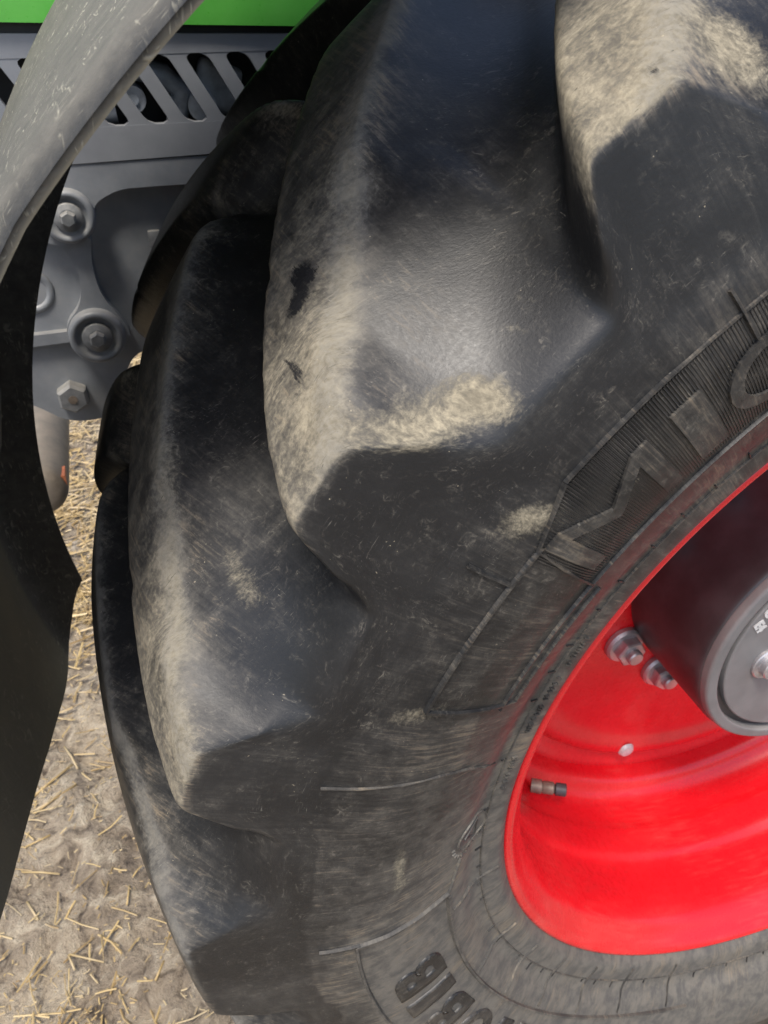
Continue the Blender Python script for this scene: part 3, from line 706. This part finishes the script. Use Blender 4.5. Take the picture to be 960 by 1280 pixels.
bm = bmesh.new(); tube(bm, [(0, .002, 0), (0, -.020, 0), (0, -.026, 0), (0, -.0262, 0)], [.030, .030, .025, .008], 6); nb = part('frame_nut', from_bm('frame_nut', bm, angle=20), STEELNUT, frame, loc=(-1.055, YB+.030, .158)); nb.rotation_euler = (0, .25, 0)
bm = bmesh.new(); tube(bm, [(0, 0, 0), (0, -.0275, 0)], .0085, 12); part('nut_centre', from_bm('nut_centre', bm), BRASS, frame, loc=(-1.055, YB+.030, .158))
bm = bmesh.new(); box(bm, (-.858, YB+.024, .437), (.020, .012, .026)); bevel(bm, .002); part('data_plate', from_bm('data_plate', bm), STEELNUT, frame)
# rest of the chassis
bm = bmesh.new(); box(bm, (-.25, YB+.60, .33), (1.2, .9, .42)); box(bm, (-.1, YB+.6, .05), (.7, .6, .4)); bevel(bm, .03, 3); part('chassis', from_bm('chassis', bm), CAST)
# lower link stub beside the bracket and round tank end beyond it
bm = bmesh.new(); tube(bm, [(-.93, YB-.02, .205), (-.80, YB-.02, .225)], .014, 14); part('link_rod', from_bm('link_rod', bm), TANK)
v, f = lathe(dense([(.0,.02),(.04,.018),(.058,.008),(.066,-.010),(.068,-.04),(.068,-.5),(.0,-.5)], 60, 1), 48)
tk_ = part('air_tank', mesh('air_tank', v, f), TANK, loc=(-1.226, 1.05, -.275)); tk_.rotation_euler = (0, 0, 0)
bm = bmesh.new(); box(bm, (.058, .04, .02), (.016, .05, .028)); part('tank_mark', from_bm('tank_mark', bm), RUST, tk_)

# ================================================================== GROUND, STRAW
def gh(x, y):
    return .012*np.sin(x*9.1+2*np.sin(y*4.3))*np.cos(y*7.7+x*3)+.008*np.sin(x*23+y*11)+.006*np.sin(y*31-x*17)*np.sin(x*13)
xs = np.r_[-60, -20, -8, -4, np.linspace(-2.6, 0.4, 190), 2, 6, 20, 60]; ys = np.r_[-60, -20, -6, -2, np.linspace(-.6, 5, 260), 7, 12, 30, 60]
XX, YY = np.meshgrid(xs, ys, indexing='ij'); near = (XX > -2.7) & (XX < .5) & (YY > -.7) & (YY < 5.1)
tn = rng.normal(0, .0060, XX.shape)
for _ in range(1): tn = (tn+np.roll(tn, 1, 0)+np.roll(tn, -1, 0)+np.roll(tn, 1, 1)+np.roll(tn, -1, 1))/2.4
ZZ = GZ+np.where(near, gh(XX, YY)+tn, 0)
nx, ny = XX.shape; gi = np.arange(nx*ny).reshape(nx, ny)
gq = np.stack([gi[:-1, :-1], gi[1:, :-1], gi[1:, 1:], gi[:-1, 1:]], -1).reshape(-1, 4)
link('ground', mesh('ground', np.stack([XX, YY, ZZ], -1).reshape(-1, 3), gq), EARTH, kind='structure', label='trodden brown earth strewn with straw under the tractor')

def stalks(n, xr, yr, lr, wr, name, bend=.5):
    V = []; F = []; T = []
    for _ in range(n):
        x, y = rng.uniform(*xr), rng.uniform(*yr)
        while rng.random() > .12+.9*max(0, math.sin(x*7.3+1.9*math.sin(y*3.1+1))*math.cos(y*5.7+x*2.1))+.25*max(0, y-1.0): x, y = rng.uniform(*xr), rng.uniform(*yr)
        L = rng.uniform(*lr); w = rng.uniform(*wr); a = rng.uniform(0, 2*math.pi)
        ti = rng.normal(0, .16); c, s_ = math.cos(a), math.sin(a); z = GZ+float(gh(x, y))+rng.uniform(.004, .022); tint = rng.random(); b = len(V)
        bnd = rng.normal(0, .15)*L
        for k, t in enumerate((-.5, 0, .5)):
            px, py, pz = x+c*L*t-s_*bnd*(.25-t*t), y+s_*L*t+c*bnd*(.25-t*t), z+ti*L*t
            for u, v_ in ((-1, 0), (0, .8), (1, 0)): V.append((px-s_*w*u*.5, py+c*w*u*.5, pz+v_*w*.5))
        for k in (0, 1):
            q = b+3*k; F += [(q, q+1, q+4, q+3), (q+1, q+2, q+5, q+4), (q+2, q, q+3, q+5)]
        T += [tint]*9
    me = mesh(name, V, F, False); me.attributes.new('tint', 'FLOAT', 'POINT').data.foreach_set('value', np.array(T, np.float32)); return me
sm1 = stalks(1250, (-2.1, -.75), (-.3, 1.6), (.025, .085), (.0022, .0050), 'straw_litter')
link('straw_litter', sm1, STRAW, kind='stuff', label='loose yellow straw scattered over the earth between mudguard and tyre')
sm2 = stalks(10500, (-2.4, -.85), (.95, 4.8), (.02, .12), (.003, .009), 'straw_litter')
link('straw_litter', sm2, STRAW, kind='stuff', label='pale straw litter lying on the ground beyond the tractor')
sm3 = stalks(7500, (-2.0, -.75), (-.3, 1.8), (.004, .020), (.0012, .0040), 'straw_chaff')
link('straw_chaff', sm3, STRAW, kind='stuff', label='fine broken straw chaff trodden into the earth beside the tyre')

def stalk(pts, w, label, tint):
    V = []; F = []
    pts = [np.array(p, float) for p in pts]
    for i, p in enumerate(pts):
        t = pts[min(i+1, len(pts)-1)]-pts[max(i-1, 0)]; t /= np.linalg.norm(t); n_ = np.array([-t[1], t[0], 0]); n_ /= np.linalg.norm(n_)
        for k in range(6):
            a = 2*math.pi*k/6; V.append(p+(n_*math.cos(a)+np.array([0, 0, 1])*math.sin(a))*w*.5)
    for i in range(len(pts)-1):
        for k in range(6): F.append((6*i+k, 6*i+(k+1) % 6, 6*i+6+(k+1) % 6, 6*i+6+k))
    F.append(tuple(range(5, -1, -1))); F.append(tuple(range(6*len(pts)-6, 6*len(pts))))
    o0 = pts[0]*np.array([1, 1, 1]); me = mesh('straw_stalk', V, F, True, origin=o0)
    me.attributes.new('tint', 'FLOAT', 'POINT').data.foreach_set('value', np.full(len(V), tint, np.float32))
    o = link('straw_stalk', me, STRAW, None, label, 'straw', 'single straw stalks on the earth'); o.location = Vector(o0)*S
for pts_, w_, lab_, t_ in (
    ([(-1.308, .242, -.972), (-1.235, .198, -.968), (-1.236, .255, -.955)], .0075, 'bent yellow straw stalk folded into an open hook on the mud', .75),
    ([(-1.311, .243, -.975), (-1.297, .203, -.972)], .0070, 'short pale stalk beside the folded straw on the mud', .95),
    ([(-1.322, .841, -.972), (-1.302, .795, -.968), (-1.287, .753, -.972)], .0095, 'thick golden straw stalk lying steeply, farthest up the muddy strip', .70),
    ([(-1.417, .478, -.968), (-1.372, .462, -.966), (-1.330, .446, -.970)], .0085, 'straight yellow stalk lying level at the edge of the mudguard', .72),
    ([(-1.400, .690, -.966), (-1.355, .722, -.962), (-1.300, .768, -.968)], .0120, 'broad golden stalk on top of the crossed pair near the mudguard', .62),
    ([(-1.395, .640, -.970), (-1.345, .668, -.966), (-1.290, .700, -.970)], .0100, 'golden stalk underneath the crossed pair near the mudguard', .52),
    ([(-1.130, .124, -.968), (-1.108, .157, -.962)], .0095, 'short thick yellow straw standing askew close to the tyre tread', .68),
    ([(-1.168, .137, -.972), (-1.128, .126, -.972)], .0070, 'short level yellow straw meeting the askew one near the tyre', .80),
    ([(-1.180, .318, -.972), (-1.171, .363, -.968)], .0075, 'pale upright straw bit alone on the grey patch near the tread', .95),
    ([(-1.404, .400, -.974), (-1.376, .343, -.968)], .0090, 'small golden stalk pointing down the strip below the level one', .66),
    ([(-1.415, .548, -.972), (-1.352, .556, -.960)], .0085, 'yellow stalk lying aslant between the level stalk and crossed pair', .70)):
    stalk([np.array(p)-np.array([0, 0, .006]) for p in pts_], w_*.62, lab_, t_*.75)
